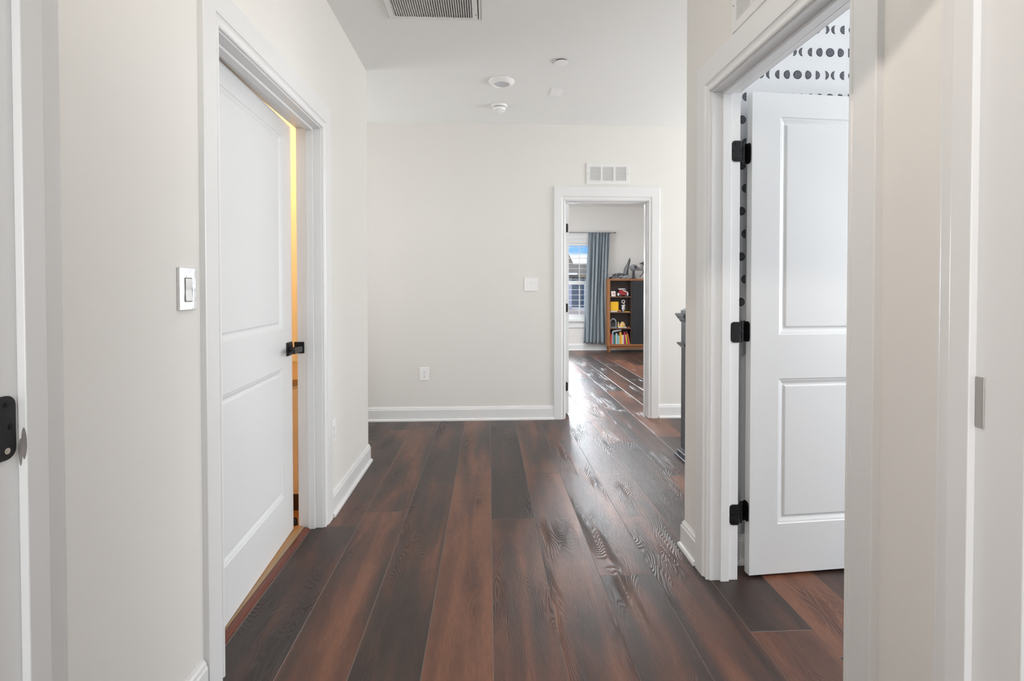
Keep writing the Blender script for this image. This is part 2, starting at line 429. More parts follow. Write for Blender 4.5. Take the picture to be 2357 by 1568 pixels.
# ------------------------------------------------------------------ baseboards
BP = [(0, 0), (.026, 0), (.026, .010), (.022, .018), (.0145, .021), (.0145, .102), (.011, .108), (.0095, .118), (.005, .124), (.003, .130), (0, .130)]
def baseboard(name, pts, side, label, prof=BP):
    """pts: plan polyline along the wall face; side=+1: room lies left of travel direction"""
    P = [Vector(p) for p in pts]; rings = []
    for i, p in enumerate(P):
        d0 = (P[i] - P[i-1]).normalized() if i else None
        d1 = (P[i+1] - P[i]).normalized() if i < len(P) - 1 else None
        n0 = Vector((-d0.y, d0.x)) * side if d0 else None
        n1 = Vector((-d1.y, d1.x)) * side if d1 else None
        if n0 and n1:
            nn = (n0 + n1); nn = nn / nn.dot(n0)
        else: nn = n0 or n1
        rings.append([(p.x + nn.x * t, p.y + nn.y * t, z) for t, z in prof])
    return struct(MB().loft(rings).build(name, 'trim'), label, 'baseboard')
baseboard('baseboard_left_near', [(XL, .80), (XL, 1.528)], -1, 'white baseboard left, under the shiny wall switch')
baseboard('baseboard_left', [(XL, 2.738), (XL, 3.603), (-2.6, 3.603)], -1, 'white baseboard left, running to the outside corner')
baseboard('baseboard_far_left', [(-2.6, YF), (.613, YF)], -1, 'white baseboard on the far wall left of the bedroom doorway')
baseboard('baseboard_far_right', [(1.606, YF), (4.4, YF)], -1, 'short white baseboard right of the bedroom doorway')
baseboard('baseboard_right', [(XR, 2.182), (XR, 2.34), (4.4, 2.34)], 1, 'white baseboard wrapping the right wall corner')
baseboard('baseboard_right_near', [(XR, .80), (XR, 1.155)], 1, 'white baseboard right, beside the near doorway')
baseboard('baseboard_moon_room', [(XR+.118, 2.2), (3.8, 2.2)], -1, 'white baseboard under the moon wallpaper')
baseboard('baseboard_bedroom', [(-1.3, YB), (5.3, YB)], -1, 'white baseboard under the bedroom window')
baseboard('baseboard_bathroom', [(-2.6, .80), (-2.6, 3.481)], -1, 'baseboard inside the warmly lit room')

# ------------------------------------------------------------------ door casings with jambs and stops
CP = [(0, 0), (0, .0085), (.003, .0115), (.007, .0125), (.0115, .0115), (.0135, .0085), (.0165, .0085), (.021, .0095), (.027, .0135), (.0285, .0165), (.031, .0175), (.098, .0185), (.1015, .0165), (.1025, 0)]
def casing_mesh(mp, s0, s1, zt, headk=1.22, z0=0.0):
    m = MB(); rings = []
    a = [[], [], [], []]
    for d, t in CP:
        a[0].append(mp(s0 - d, t, z0)); a[1].append(mp(s0 - d, t, zt + d * headk))
        a[2].append(mp(s1 + d, t, zt + d * headk)); a[3].append(mp(s1 + d, t, z0))
    m.loft(a)
    return m
def jamb_mesh(mp, s0, s1, zt, th, jt=.018):
    m = MB()
    def bx(sa, sb, ta, tb, za, zb):
        p, q = mp(sa, ta, za), mp(sb, tb, zb)
        m.box([min(u, v) for u, v in zip(p, q)], [max(u, v) for u, v in zip(p, q)])
    bx(s0 - jt, s0, -th, 0, 0, zt); bx(s1, s1 + jt, -th, 0, 0, zt); bx(s0 - jt, s1 + jt, -th, 0, zt, zt + .0135)
    return m
def stop_mesh(mp, s0, s1, zt, ta, tb, st=.012):
    m = MB()
    def bx(sa, sb, za, zb):
        p, q = mp(sa, -ta, za), mp(sb, -tb, zb)
        m.box([min(u, v) for u, v in zip(p, q)], [max(u, v) for u, v in zip(p, q)])
    bx(s0, s0 + st, 0, zt - st); bx(s1 - st, s1, 0, zt - st); bx(s0, s1, zt - st, zt)
    return m
def frame(name, mp, s0, s1, zt, th, ta, tb, label, rev=.006, headk=1.22):
    c = casing_mesh(mp, s0 - rev, s1 + rev, zt + rev, headk).build(name, 'trim')
    struct(c, label, 'door frame')
    jamb_mesh(mp, s0, s1, zt, th).build('jamb', 'trim', c, bevel=.0012)
    stop_mesh(mp, s0, s1, zt, ta, tb).build('door_stop_strip', 'trim', c, bevel=.0015)
    return c
fr1 = frame('trim_1', mapL, 1.640, 2.625, 2.036, .124, .038, .072, 'white door casing of the ajar door on the left')
fr2 = frame('trim_2', mapR, 1.262, 2.069, 2.036, .120, .042, .078, 'white door casing of the wide open door on the right')
fr3 = frame('trim_3', mapF, .718, 1.497, 2.036, .124, .040, .074, 'white door casing of the far bedroom doorway', headk=1.25)
# double doorway around the viewpoint
mapN = lambda s, t, z: (s, .664 - t, z)
ja = MB()
def nb(m, a, b): m.box(a, b)
for (a, b) in (((-.663, .664, 0), (-.645, .80, 1.998)), ((.74, .664, 0), (.758, .80, 1.998)), ((-.663, .664, 1.998), (.758, .80, 2.0115))): ja.box(a, b)
j = ja.build('trim_4', 'trim', bevel=.0015)
struct(j, 'white jambs of the double doorway at both picture edges', 'door frame')
st = MB(); st.box((-.645, .724, 0), (-.633, .759, 1.986)); st.box((.728, .735, 0), (.74, .770, 1.986)); st.box((-.645, .735, 1.986), (.74, .770, 1.998))
st.build('door_stop_strip', 'trim', j, bevel=.0015)
sc = MB(); sc.lathe([(.0002, -.0004), (.0042, -.0003), (.0048, 0), (.0002, 0)], (0, 0, 0), 20, 'Y'); so = sc.build('scuff_mark', 'scuff', j); so.location = (-.6368, .7240, 1.016); so.scale = (.8, 1, 4.6)
sc = MB(); sc.lathe([(.0002, -.0004), (.0028, -.0003), (.0032, 0), (.0002, 0)], (0, 0, 0), 20, 'Y'); so = sc.build('scuff_mark', 'scuff', j); so.location = (-.6415, .7240, 1.004); so.scale = (.8, 1, 6)
cs = casing_mesh(mapN, -.651, .746, 2.004).build('casing', 'trim', j)
mapN2 = lambda s, t, z: (s, .80 + t, z)
casing_mesh(mapN2, -.651, .746, 2.004).build('casing', 'trim', j)

# ------------------------------------------------------------------ door slabs
def slab_mesh(w, h, th=.035, stile=.128, rails=(.213, .832, 1.019, 1.934)):
    m = MB()
    us = [0, stile, w - stile, w]; vs = [0, rails[0], rails[1], rails[2], rails[3], h]
    prof = [(0, 0), (.003, .0035), (.009, .0045), (.022, .0105), (.028, .0105), (.034, .0055), (.037, .005)]
    for side in (0, 1):
        y = lambda d: d if side == 0 else th - d
        for i in range(3):
            for k in range(5):
                u0, u1, v0, v1 = us[i], us[i+1], vs[k], vs[k+1]
                if i == 1 and k in (1, 3):
                    rings = [[(u0+o, y(d), v0+o), (u1-o, y(d), v0+o), (u1-o, y(d), v1-o), (u0+o, y(d), v1-o)] for o, d in prof]
                    m.loft(rings, cap=False)
                    m.poly(rings[-1])
                else:
                    m.poly([(u0, y(0), v0), (u1, y(0), v0), (u1, y(0), v1), (u0, y(0), v1)])
    for k in range(5):
        for u in (0, w): m.poly([(u, 0, vs[k]), (u, th, vs[k]), (u, th, vs[k+1]), (u, 0, vs[k+1])])
    for i in range(3):
        for v in (0, h): m.poly([(us[i], 0, v), (us[i+1], 0, v), (us[i+1], th, v), (us[i], th, v)])
    return m
def leaf_pts(w, h, r=.014, n=5):
    """outline in (a, z): a=0 at the knuckle side, rounded corners at a=w"""
    pts = [(0, -h/2), (w - r, -h/2)]
    for i in range(1, n+1):
        t = -PI/2 + PI/2 * i / n; pts.append((w - r + r*math.cos(t), -h/2 + r + r*math.sin(t)))
    for i in range(0, n+1):
        t = PI/2 * i / n; pts.append((w - r + r*math.cos(t), h/2 - r + r*math.sin(t)))
    pts.append((0, h/2))
    return pts
def leaf(m, org, da, dn, w, h, t=.0022):
    """leaf plate starting at org, extending along da, thickness along dn"""
    org, da, dn = Vector(org), Vector(da), Vector(dn)
    pts = leaf_pts(w, h)
    A = [org + da * a + Vector((0, 0, z)) for a, z in pts]
    m.loft([A, [p + dn * t for p in A]])
def screws(parent, org, da, dn, w, h, mats=('screw',)*3, r=.0038):
    org, da, dn = Vector(org), Vector(da), Vector(dn)
    for (a, z), mm in zip(((w*.55, h*.36), (w*.78, 0), (w*.55, -h*.36)), mats):
        p = org + da * a + Vector((0, 0, z))
        m = MB(); m.tube(p - dn*.0005, p + dn*.0012, r, 12)
        m.tube(p + dn*.0008, p + dn*.0016, r*.45, 6)
        m.build('screw', mm, parent, smooth=False)
def hinge(parent, z, pin, jorg, jda, jdn, jw, sorg, sda, sdn, sw, h=.086, barrel=True, inv=None):
    m = MB()
    leaf(m, (jorg[0], jorg[1], z), jda, jdn, jw, h)
    if sorg: leaf(m, (sorg[0], sorg[1], z), sda, sdn, sw, h)
    # knuckles
    if barrel:
        n = 5; kh = h / n
        for i in range(n):
            m.tube((pin[0], pin[1], z - h/2 + kh*i + .0006), (pin[0], pin[1], z - h/2 + kh*(i+1) - .0006), .0062, 14)
            tgt = jorg if i % 2 == 0 else (sorg or jorg)
            a = Vector((tgt[0], tgt[1], 0)); b = Vector((pin[0], pin[1], 0)); d = (b - a)
            if d.length > .001:
                nn = Vector((-d.y, d.x, 0)).normalized() * .0011
                z0, z1 = z - h/2 + kh*i + .0006, z - h/2 + kh*(i+1) - .0006
                q = [a - nn, b - nn, b + nn, a + nn]
                m.loft([[(p.x, p.y, z0) for p in q], [(p.x, p.y, z1) for p in q]])
        for tgt, fr_ in ((jorg, .55), (sorg, .85)):
            if not tgt: continue
            a = Vector((tgt[0], tgt[1], 0)); b = Vector((pin[0], pin[1], 0)); b = a + (b - a) * fr_; d = b - a
            nn = Vector((-d.y, d.x, 0)).normalized() * .0011; q = [a - nn, b - nn, b + nn, a + nn]
            m.loft([[(p.x, p.y, z - h/2 + .0003) for p in q], [(p.x, p.y, z + h/2 - .0003) for p in q]])
        m.tube((pin[0], pin[1], z + h/2), (pin[0], pin[1], z + h/2 + .003), .0048, 12)
        m.tube((pin[0], pin[1], z - h/2 - .003), (pin[0], pin[1], z - h/2), .0048, 12)
    o = m.build('hinge', 'black', parent, smooth=True)
    if inv is not None: o.matrix_parent_inverse = inv
    screws(o, (jorg[0] + jdn[0]*.0022, jorg[1] + jdn[1]*.0022, z), jda, Vector(jdn), jw, h)
    # screws of the jamb leaf sit on its outer face
    if sorg: screws(o, (sorg[0] + sdn[0]*.0022, sorg[1] + sdn[1]*.0022, z), sda, Vector(sdn), sw, h)
    return o
def place_inv(o):
    return o.matrix_basis.inverted()

# door 1: ajar, left, opens away into the warm room
A1 = math.radians(93.1)
d1 = slab_mesh(.952, 2.018).build('door_1', 'door', loc=(-.932, 1.642, .014), rotz=A1, bevel=.0012)
struct(d1, 'white two-panel door standing slightly ajar on the left', 'door')
w1, lz = .952, .914
h1 = MB()
h1.box((w1-.088, -.009, lz-.031), (w1-.022, .0, lz+.035))
h1.box((w1-.082, -.0125, lz-.025), (w1-.028, -.009, lz+.029))
ho = h1.build('door_handle', 'black', d1, bevel=.0018)
tag(ho, 'matte black square rose with straight lever')
lv = MB(); lv.tube((w1-.066, -.012, lz), (w1-.066, -.056, lz), .0115, 20); lv.build('neck', 'black', ho, smooth=True)
lv = MB(); lv.box((w1-.162, -.064, lz-.012), (w1-.046, -.053, lz+.012)); lv.build('lever', 'black', ho, bevel=.002)
bo = MB(); bo.box((w1-.102, .035, lz-.033), (w1-.036, .044, lz+.033)); bo.tube((w1-.066, .044, lz), (w1-.066, .084, lz), .0115, 16); bo.box((w1-.162, .080, lz-.012), (w1-.046, .092, lz+.012))
bo.build('door_handle', 'black', d1, bevel=.0015)
sk = MB(); sk.box((-.985, 2.6225, .896), (-.935, 2.6250, .955)); sk.tube((-.962, 2.6222, .93), (-.962, 2.624, .93), .009, 20)
so = sk.build('strike_plate', 'black', fr1, bevel=.001); tag(so, 'matte black strike plate')

# door 2: wide open, right
A2 = math.radians(4.4)
d2 = slab_mesh(.783, 2.034).build('door_2', 'door', loc=(1.0995, 2.077, .011), rotz=A2, bevel=.0012)
struct(d2, 'white two-panel door swung wide open on the right', 'door')
bpy.context.view_layer.update()
inv2 = d2.matrix_world.inverted()
e2 = Vector((math.sin(-A2), math.cos(A2), 0))      # along slab thickness
for z in (1.794, 1.043, .277):
    hinge(d2, z, (1.0690, 2.092), (1.044, 2.0668), (-1, 0, 0), (0, -1, 0), .036,
          (1.0963, 2.1115), tuple(-e2), (-1, .07, 0), .029, inv=inv2)
lk = MB(); lk.box((.783-.118, -.009, .89), (.783-.052, 0, .956)); lk.tube((.698, -.009, .923), (.698, -.05, .923), .0115, 16); lk.box((.593, -.058, .911), (.713, -.048, .935))
lk.build('door_handle', 'black', d2, bevel=.0015)

# door 3: far bedroom door, open at a right angle, only its hinge edge shows
d3 = slab_mesh(.765, 2.018).build('door_3', 'door', loc=(.7755, 4.862, .014), rotz=PI/2, bevel=.0012)
struct(d3, 'bedroom door swung open, seen only by its hinge edge', 'door')
bpy.context.view_layer.update(); inv3 = d3.matrix_world.inverted()
for z in (1.803, 1.035, .275):
    hinge(d3, z, (.728, 4.848), (.7195, 4.831), (0, -1, 0), (1, 0, 0), .036, (.7415, 4.8615), (1, 0, 0), (0, -1, 0), .026, inv=inv3)
# door 4/5: the two leaves of the doorway around the viewpoint, folded back
d4 = slab_mesh(.66, 1.975).build('door_4', 'door', loc=(-.702, .645, .012), rotz=-PI/2, bevel=.0012)
struct(d4, 'left leaf of the double door, folded back out of view', 'door')
d5 = slab_mesh(.66, 1.975).build('door_5', 'door', loc=(.764, .645, .012), rotz=-PI/2, bevel=.0012)
struct(d5, 'right leaf of the double door, folded back out of view', 'door')
hm = MB(); leaf(hm, (-.645, .679, 1.042), (0, 1, 0), (1, 0, 0), .0405, .086)
for i in range(5): hm.tube((-.6475, .6735, .999+i*.0172+.0006), (-.6475, .6735, .999+(i+1)*.0172-.0006), .006, 14)
hg = hm.build('hinge', 'black', j, smooth=True); tag(hg, 'black hinge leaf with rounded corners')
for (y, z, mm) in ((.706, 1.073, 'screw'), (.7125, 1.042, 'screw'), (.706, 1.011, 'brightscrew')):
    s_ = MB(); s_.tube((-.6430, y, z), (-.6420, y, z), .0042, 16); s_.tube((-.6421, y, z), (-.6414, y, z), .0018, 6); s_.build('screw', mm, hg)
hm = MB(); hm.box((.7380, .7215, 1.018), (.7402, .7345, 1.094)); hm.build('hinge', 'steel', j, bevel=.0008)

# thresholds at door 1
t = MB(); pr = [(-.936, .0), (-.911, .0), (-.913, .004), (-.922, .0085), (-.936, .0095)]
t.loft([[(x, 1.640, z) for x, z in pr], [(x, 2.613, z) for x, z in pr]])
o = t.build('trim_5', 'redwood'); struct(o, 'red-brown reducer strip across the ajar doorway', 'threshold')
t = MB(); t.box((-.957, 1.640, .0), (-.938, 2.613, .0115)); t.box((-.9375, 1.640, 0), (-.9365, 2.613, .008))
o = t.build('trim_6', 'gold', bevel=.001); struct(o, 'tan strip behind the red-brown reducer', 'threshold')
# rubber stopper on the floor by the ajar door
t = MB(); t.lathe([(.0005, 0), (.014, 0), (.016, .004), (.016, .022), (.012, .032), (.004, .036), (.0005, .036)], (-.998, 2.640, .0125), 20)
o = t.build('door_stopper', 'black', smooth=True); tag(o, 'small black rubber door stopper on the floor in the gap of the ajar door', 'door stopper')
# vanity cabinet in the warm room, glimpsed through the gap
cab = MB(); cab.box((-1.80, 2.80, .105), (-1.00, 3.46, .70))
o = cab.build('vanity_cabinet', 'warmwall', bevel=.003); tag(o, 'vanity cabinet in the warmly lit room, glimpsed through the door gap', 'cabinet')
ct = MB(); ct.box((-1.82, 2.785, .70), (-.985, 3.475, .735)); ct.build('countertop', 'gold', o, bevel=.003)
ct = MB(); ct.box((-1.78, 2.81, .012), (-1.01, 3.44, .105)); ct.build('toe_kick', 'dkwood', o)
for x0 in (-1.78, -1.40):
    dd = MB(); dd.box((x0, 2.785, .13), (x0+.37, 2.80, .68)); dd.build('cabinet_door', 'warmwall', o, bevel=.003)

# ------------------------------------------------------------------ switches, outlets
def outlet(name, mp, s0, z0, label):
    w, h = .086, .120
    def bx(m, a, b):
        p, q = mp(*a), mp(*b); m.box([min(u, v) for u, v in zip(p, q)], [max(u, v) for u, v in zip(p, q)])
    m = MB(); bx(m, (s0, 0, z0), (s0+w, .0055, z0+h)); o = m.build(name, 'plastic', bevel=.0025, seg=3)
    tag(o, label, 'outlet')
    cx = s0 + w/2
    for cz in (z0 + h*.315, z0 + h*.655):
        m = MB(); ring = []
        for i in range(24):
            a = 2*PI*i/24; ring.append((.0175*math.cos(a), max(-.0135, min(.0135, .0175*math.sin(a)))))
        m.loft([[mp(cx + p[0], .005, cz + p[1]) for p in ring], [mp(cx + p[0], .0070, cz + p[1]) for p in ring]])
        r = m.build('receptacle', 'plastic', o)
        for dx in (-.0063, .0063):
            m = MB(); bx(m, (cx+dx-.0012, .0066, cz-.0005), (cx+dx+.0012, .0073, cz+.0085)); m.build('slot', 'slotgrey', r)
        m = MB(); bx(m, (cx-.0025, .0066, cz-.0095), (cx+.0025, .0073, cz-.0035)); m.build('slot', 'slot', r)
    m = MB(); bx(m, (cx-.002, .005, z0+h*.485-.002), (cx+.002, .0062, z0+h*.485+.002)); m.build('screw', 'slotgrey', o)
    return o
outlet('wall_outlet', mapF, -.633, .375, 'white duplex outlet low on the far wall')
outlet('wall_outlet', mapL, 2.754, .387, 'white duplex outlet low on the left wall beside the ajar door')
# mirror-like switch
m = MB(); m.box((XL, 1.421, 1.167), (XL+.0085, 1.501, 1.286)); sw = m.build('light_switch', 'chrome', bevel=.002, seg=3)
tag(sw, 'shiny reflective single switch plate on the left wall', 'light switch')
m = MB(); m.box((XL+.008, 1.4435, 1.190), (XL+.0092, 1.4785, 1.258)); m.build('rocker_surround', 'slotgrey', sw, bevel=.0004)
m = MB(); m.loft([[(XL+.009, 1.4455, 1.1925), (XL+.0125, 1.4455, 1.1925), (XL+.0100, 1.4455, 1.224), (XL+.0115, 1.4455, 1.2555), (XL+.009, 1.4455, 1.2555)],
                  [(XL+.009, 1.4765, 1.1925), (XL+.0125, 1.4765, 1.1925), (XL+.0100, 1.4765, 1.224), (XL+.0115, 1.4765, 1.2555), (XL+.009, 1.4765, 1.2555)]])
m.build('rocker', 'chromeb', sw, bevel=.0006)
# double switch on far wall
m = MB(); m.box((.335, YF-.006, 1.199), (.461, YF, 1.320)); sw = m.build('light_switch', 'plastics', bevel=.002, seg=3)
tag(sw, 'glossy white double rocker switch on the far wall', 'light switch')
for x in (.3755, .4205):
    m = MB(); m.loft([[(x-.0155, YF-.0055, 1.227), (x-.0155, YF-.0105, 1.227), (x-.0155, YF-.007, 1.26), (x-.0155, YF-.009, 1.292), (x-.0155, YF-.0055, 1.292)],
                      [(x+.0155, YF-.0055, 1.227), (x+.0155, YF-.0105, 1.227), (x+.0155, YF-.007, 1.26), (x+.0155, YF-.009, 1.292), (x+.0155, YF-.0055, 1.292)]])
    m.build('rocker', 'plastics', sw, bevel=.0006)

# ------------------------------------------------------------------ wall grilles
def wall_grille(name, mp, s0, s1, z0, z1, label, groups=3, nsl=11):
    def bx(m, a, b):
        p, q = mp(*a), mp(*b); m.box([min(u, v) for u, v in zip(p, q)], [max(u, v) for u, v in zip(p, q)])
    o = MB(); ew, eh = .032, .033
    bx(o, (s0, 0, z0), (s1, .009, z0+eh)); bx(o, (s0, 0, z1-eh), (s1, .009, z1))
    bx(o, (s0, 0, z0+eh), (s0+ew, .009, z1-eh)); bx(o, (s1-ew, 0, z0+eh), (s1, .009, z1-eh))
    gw = (s1 - s0 - 2*ew - (groups-1)*.020) / groups
    for g in range(1, groups):
        x = s0 + ew + g*gw + (g-1)*.020; bx(o, (x, 0, z0+eh), (x+.020, .009, z1-eh))
    f = o.build(name, 'grille', bevel=.0012); tag(f, label, 'air vent')
    b = MB(); bx(b, (s0+.01, .0004, z0+.01), (s1-.01, .0014, z1-.01)); b.build('backing', 'duct', f)
    zz0, zz1 = z0+eh, z1-eh; st = (zz1-zz0)/nsl
    for g in range(groups):
        x = s0 + ew + g*(gw+.020)
        m = MB()
        for i in range(nsl):
            z = zz0 + st*(i+.5)
            pr = [(.0085, z+st*.36), (.0080, z+st*.46), (.0010, z-st*.10), (.0015, z-st*.20)]
            pr = [(.0088, z+st*.42), (.0084, z+st*.28), (.0018, z-st*.36), (.0012, z-st*.22)]
            m.loft([[mp(x, t, q) for t, q in pr], [mp(x+gw, t, q) for t, q in pr]])
        m.build('louvre_bank', 'grille', f)
    for s in (s0+.012, s1-.012):
        p = mp(s, .009, (z0+z1)/2); q = mp(s, .0102, (z0+z1)/2)
        m = MB(); m.tube(p, q, .0032, 12); m.build('screw', 'slotgrey', f)
    return f
wall_grille('wall_vent', mapF, .914, 1.318, 2.192, 2.388, 'white louvred vent above the far bedroom doorway')
wall_grille('wall_vent', mapR, 1.478, 1.884, 2.182, 2.378, 'white louvred vent above the right doorway, cut by the picture top')

# ------------------------------------------------------------------ ceiling return grille
cx0, cx1, cy0, cy1 = -.560, -.038, 2.37, 2.893
zc = HC
m = MB(); w = .013
for a, b in (((cx0, cy0, zc-.008), (cx1, cy0+w, zc)), ((cx0, cy1-w, zc-.008), (cx1, cy1, zc)), ((cx0, cy0+w, zc-.008), (cx0+w, cy1-w, zc)), ((cx1-w, cy0+w, zc-.008), (cx1, cy1-w, zc))): m.box(a, b)
g = m.build('ceiling_vent', 'grille', bevel=.002); tag(g, 'large white slatted return air grille in the hallway ceiling', 'air vent')
m = MB(); m.box((cx0+w, cy0+w, zc-.0012), (cx1-w, cy1-w, zc-.0002)); m.build('filter_backing', 'duct', g)
px0, px1, py0, py1 = cx0+w+.0025, cx1-w-.0045, cy0+w+.002, cy1-w-.001
bw, be = .030, .024
m = MB()
for a, b in (((px0, py0, zc-.0135), (px1, py0+be, zc-.0085)), ((px0, py1-be, zc-.0135), (px1, py1, zc-.0085)), ((px0, py0+be, zc-.0135), (px0+bw, py1-be, zc-.0085)), ((px1-bw, py0+be, zc-.0135), (px1, py1-be, zc-.0085))): m.box(a, b)
dr = m.build('hinged_panel', 'grille', g, bevel=.0012)
m = MB(); n = 34; x0, x1 = px0+bw, px1-bw; stp = (x1-x0)/n
for i in range(n):
    x = x0 + stp*(i+.5)
    pr = [(x-.0045, zc-.0130), (x-.0020, zc-.0135), (x+.0040, zc-.0030), (x+.0028, zc-.0024)]
    m.loft([[(u, py0+be, z) for u, z in pr], [(u, py1-be, z) for u, z in pr]])
m.build('slats', 'grille', dr)
for y in (cy0+.09, cy1-.075):
    m = MB(); m.tube((px1-.010, y, zc-.0148), (px1-.010, y, zc-.0134), .0045, 12); m.build('latch_screw', 'slotgrey', dr)

# ------------------------------------------------------------------ ceiling fixtures
m = MB(); c = (.100, 3.742, 0)
m.lathe([(.094, zc), (.095, zc-.004), (.090, zc-.010), (.078, zc-.019), (.068, zc-.025), (.063, zc-.0265), (.059, zc-.025), (.0575, zc-.018)], c, 56)
o = m.build('recessed_light', 'plastic', smooth=True); tag(o, 'round white recessed downlight, switched off, in the hallway ceiling', 'ceiling light')
m = MB(); m.lathe([(.0585, zc-.016), (.0585, zc-.0185), (.04, zc-.0195), (.015, zc-.0200), (.001, zc-.0201)], c, 48); m.build('lens', 'diff', o, smooth=True)
c = (.094, 4.235, 0)
m = MB(); m.lathe([(.066, zc), (.067, zc-.004), (.064, zc-.013), (.055, zc-.0165), (.047, zc-.017), (.047, zc-.0155)], c, 48)
o = m.build('smoke_detector', 'plastic', smooth=True); tag(o, 'white domed smoke detector on the ceiling behind the round downlight', 'smoke detector')
m = MB(); m.lathe([(.047, zc-.015), (.0475, zc-.0215)], c, 48); m.build('vent_gap', 'slot', o, smooth=True)
m = MB(); m.lathe([(.049, zc-.0205), (.052, zc-.0225), (.051, zc-.030), (.045, zc-.043), (.036, zc-.051), (.020, zc-.0545), (.001, zc-.055)], c, 48); dm = m.build('dome', 'plastic', o, smooth=True)
m = MB(); m.lathe([(.0001, zc-.0600), (.005, zc-.0595), (.006, zc-.057), (.006, zc-.052)], (.102, 4.219, 0), 16); m.build('test_button', 'plastic', o, smooth=True)
for a in (200, 225, 250, 300, 320):
    r = .041; x, y = c[0]+r*math.cos(math.radians(a)), c[1]+r*math.sin(math.radians(a))
    m = MB(); m.lathe([(.0001, zc-.0492), (.0022, zc-.0490), (.0022, zc-.046)], (x, y, 0), 8); m.build('vent_hole', 'slotgrey', dm)
m = MB(); m.lathe([(.0445, zc-.0085), (.046, zc-.0105), (.0455, zc-.0125), (.043, zc-.0132), (.001, zc-.0134)], (.488, 3.392, 0), 44)
o = m.build('sprinkler_cover', 'plastic', smooth=True); tag(o, 'flat round white sprinkler cover disc on the ceiling', 'sprinkler cover')
m = MB(); m.lathe([(.038, zc), (.038, zc-.010)], (.488, 3.392, 0), 32); m.build('cup', 'slot', o, smooth=True)
m = MB(); m.box((.481, 3.853, zc-.0055), (.571, 3.985, zc)); o = m.build('ceiling_plate', 'plastic', bevel=.002, seg=3)
tag(o, 'blank white rectangular cover plate on the ceiling', 'cover plate')
for y in (3.877, 3.961):
    m = MB(); m.tube((.526, y, zc-.0062), (.526, y, zc-.005), .0028, 10); m.build('screw', 'slotgrey', o)

# ------------------------------------------------------------------ newel post
nx, ny = 1.450, 3.600
e = empty('newel_post', (nx, ny, 0)); tag(e, 'charcoal stained square newel post half hidden by the right wall corner', 'newel post')
def sq(m, prof):
    m.loft([[(-r, -r, z), (r, -r, z), (r, r, z), (-r, r, z)] for r, z in prof])
m = MB(); sq(m, [(.042, .06), (.042, .80)]); m.build('shaft', 'newel', e, bevel=.002)
m = MB(); m.box((-.085, -.21, 0), (.085, .055, .018)); m.box((-.066, -.195, .018), (.066, .05, .045)); m.build('base_shoe', 'newel', e, bevel=.003)
m = MB(); sq(m, [(.043, .795), (.048, .80), (.062, .815), (.066, .822), (.066, .830), (.043, .832)]); m.build('collar', 'newel', e)
m = MB(); sq(m, [(.043, .83), (.043, .985)]); m.build('neck', 'newel', e, bevel=.002)
m = MB(); sq(m, [(.044, .98), (.050, .985), (.054, .997), (.062, 1.005), (.070, 1.022), (.076, 1.030), (.076, 1.042), (.045, 1.045)]); m.build('cap_moulding', 'newel', e)
m = MB(); sq(m, [(.045, 1.044), (.045, 1.066), (.022, 1.080)]); m.build('cap', 'newel', e)

# ------------------------------------------------------------------ bedroom window
win = MB(); ct = .018
for a, b in (((wx0-.10, YB-ct, wz1), (wx1+.10, YB, wz1+.205)), ((wx0-.09, YB-ct, wz0), (wx0, YB, wz1)), ((wx1, YB-ct, wz0), (wx1+.09, YB, wz1)),
             ((wx0-.09, YB-ct, wz0-.155), (wx1+.09, YB, wz0-.035))): win.box(a, b)
w_ = win.build('window_1', 'trim', bevel=.002); struct(w_, 'bedroom window with white blinds seen through the far doorway', 'window')
s = MB(); s.box((wx0-.11, YB-.055, wz0-.035), (wx1+.11, YB+.03, wz0)); s.build('sill', 'trim', w_, bevel=.003)
s = MB(); s.box((wx0-.105, YB-.030, wz1+.085), (wx1+.105, YB, wz1+.10)); s.build('head_moulding', 'trim', w_, bevel=.003)
fr = MB(); yy = YB + .09
for a, b in (((wx0, yy, wz0), (wx0+.045, yy+.05, wz1)), ((wx1-.045, yy, wz0), (wx1, yy+.05, wz1)), ((wx0, yy, wz1-.03), (wx1, yy+.05, wz1)), ((wx0, yy, wz0), (wx1, yy+.05, wz0+.10)),
             ((wx0, yy-.01, 1.298), (wx1, yy+.05, 1.368))): fr.box(a, b)
fr.build('sash', 'vinyl', w_, bevel=.002)
bars = MB()
for x in (1.04, 1.29): bars.box((x-.008, yy+.005, wz0+.1), (x+.008, yy+.02, wz1-.03))
bars.build('glazing_bars', 'vinyl', w_)
gp = MB(); gp.box((wx0+.045, yy+.022, wz0+.1), (wx1-.045, yy+.026, wz1-.03)); gp.build('pane', 'glass', w_)
bl = MB()
zs = [2.02 - .1035*i for i in range(13)]
for z in zs:
    bl.box((wx0+.012, YB+.020, z-.0042), (wx1-.012, YB+.070, z+.0042))
for x in (1.04, 1.79): bl.box((x-.0065, YB+.018, wz0+.10), (x+.006, YB+.021, wz1))
bl.box((wx0+.01, YB+.012, wz1-.045), (wx1-.01, YB+.075, wz1))
bl.build('blind_slats', 'vinyl', w_)

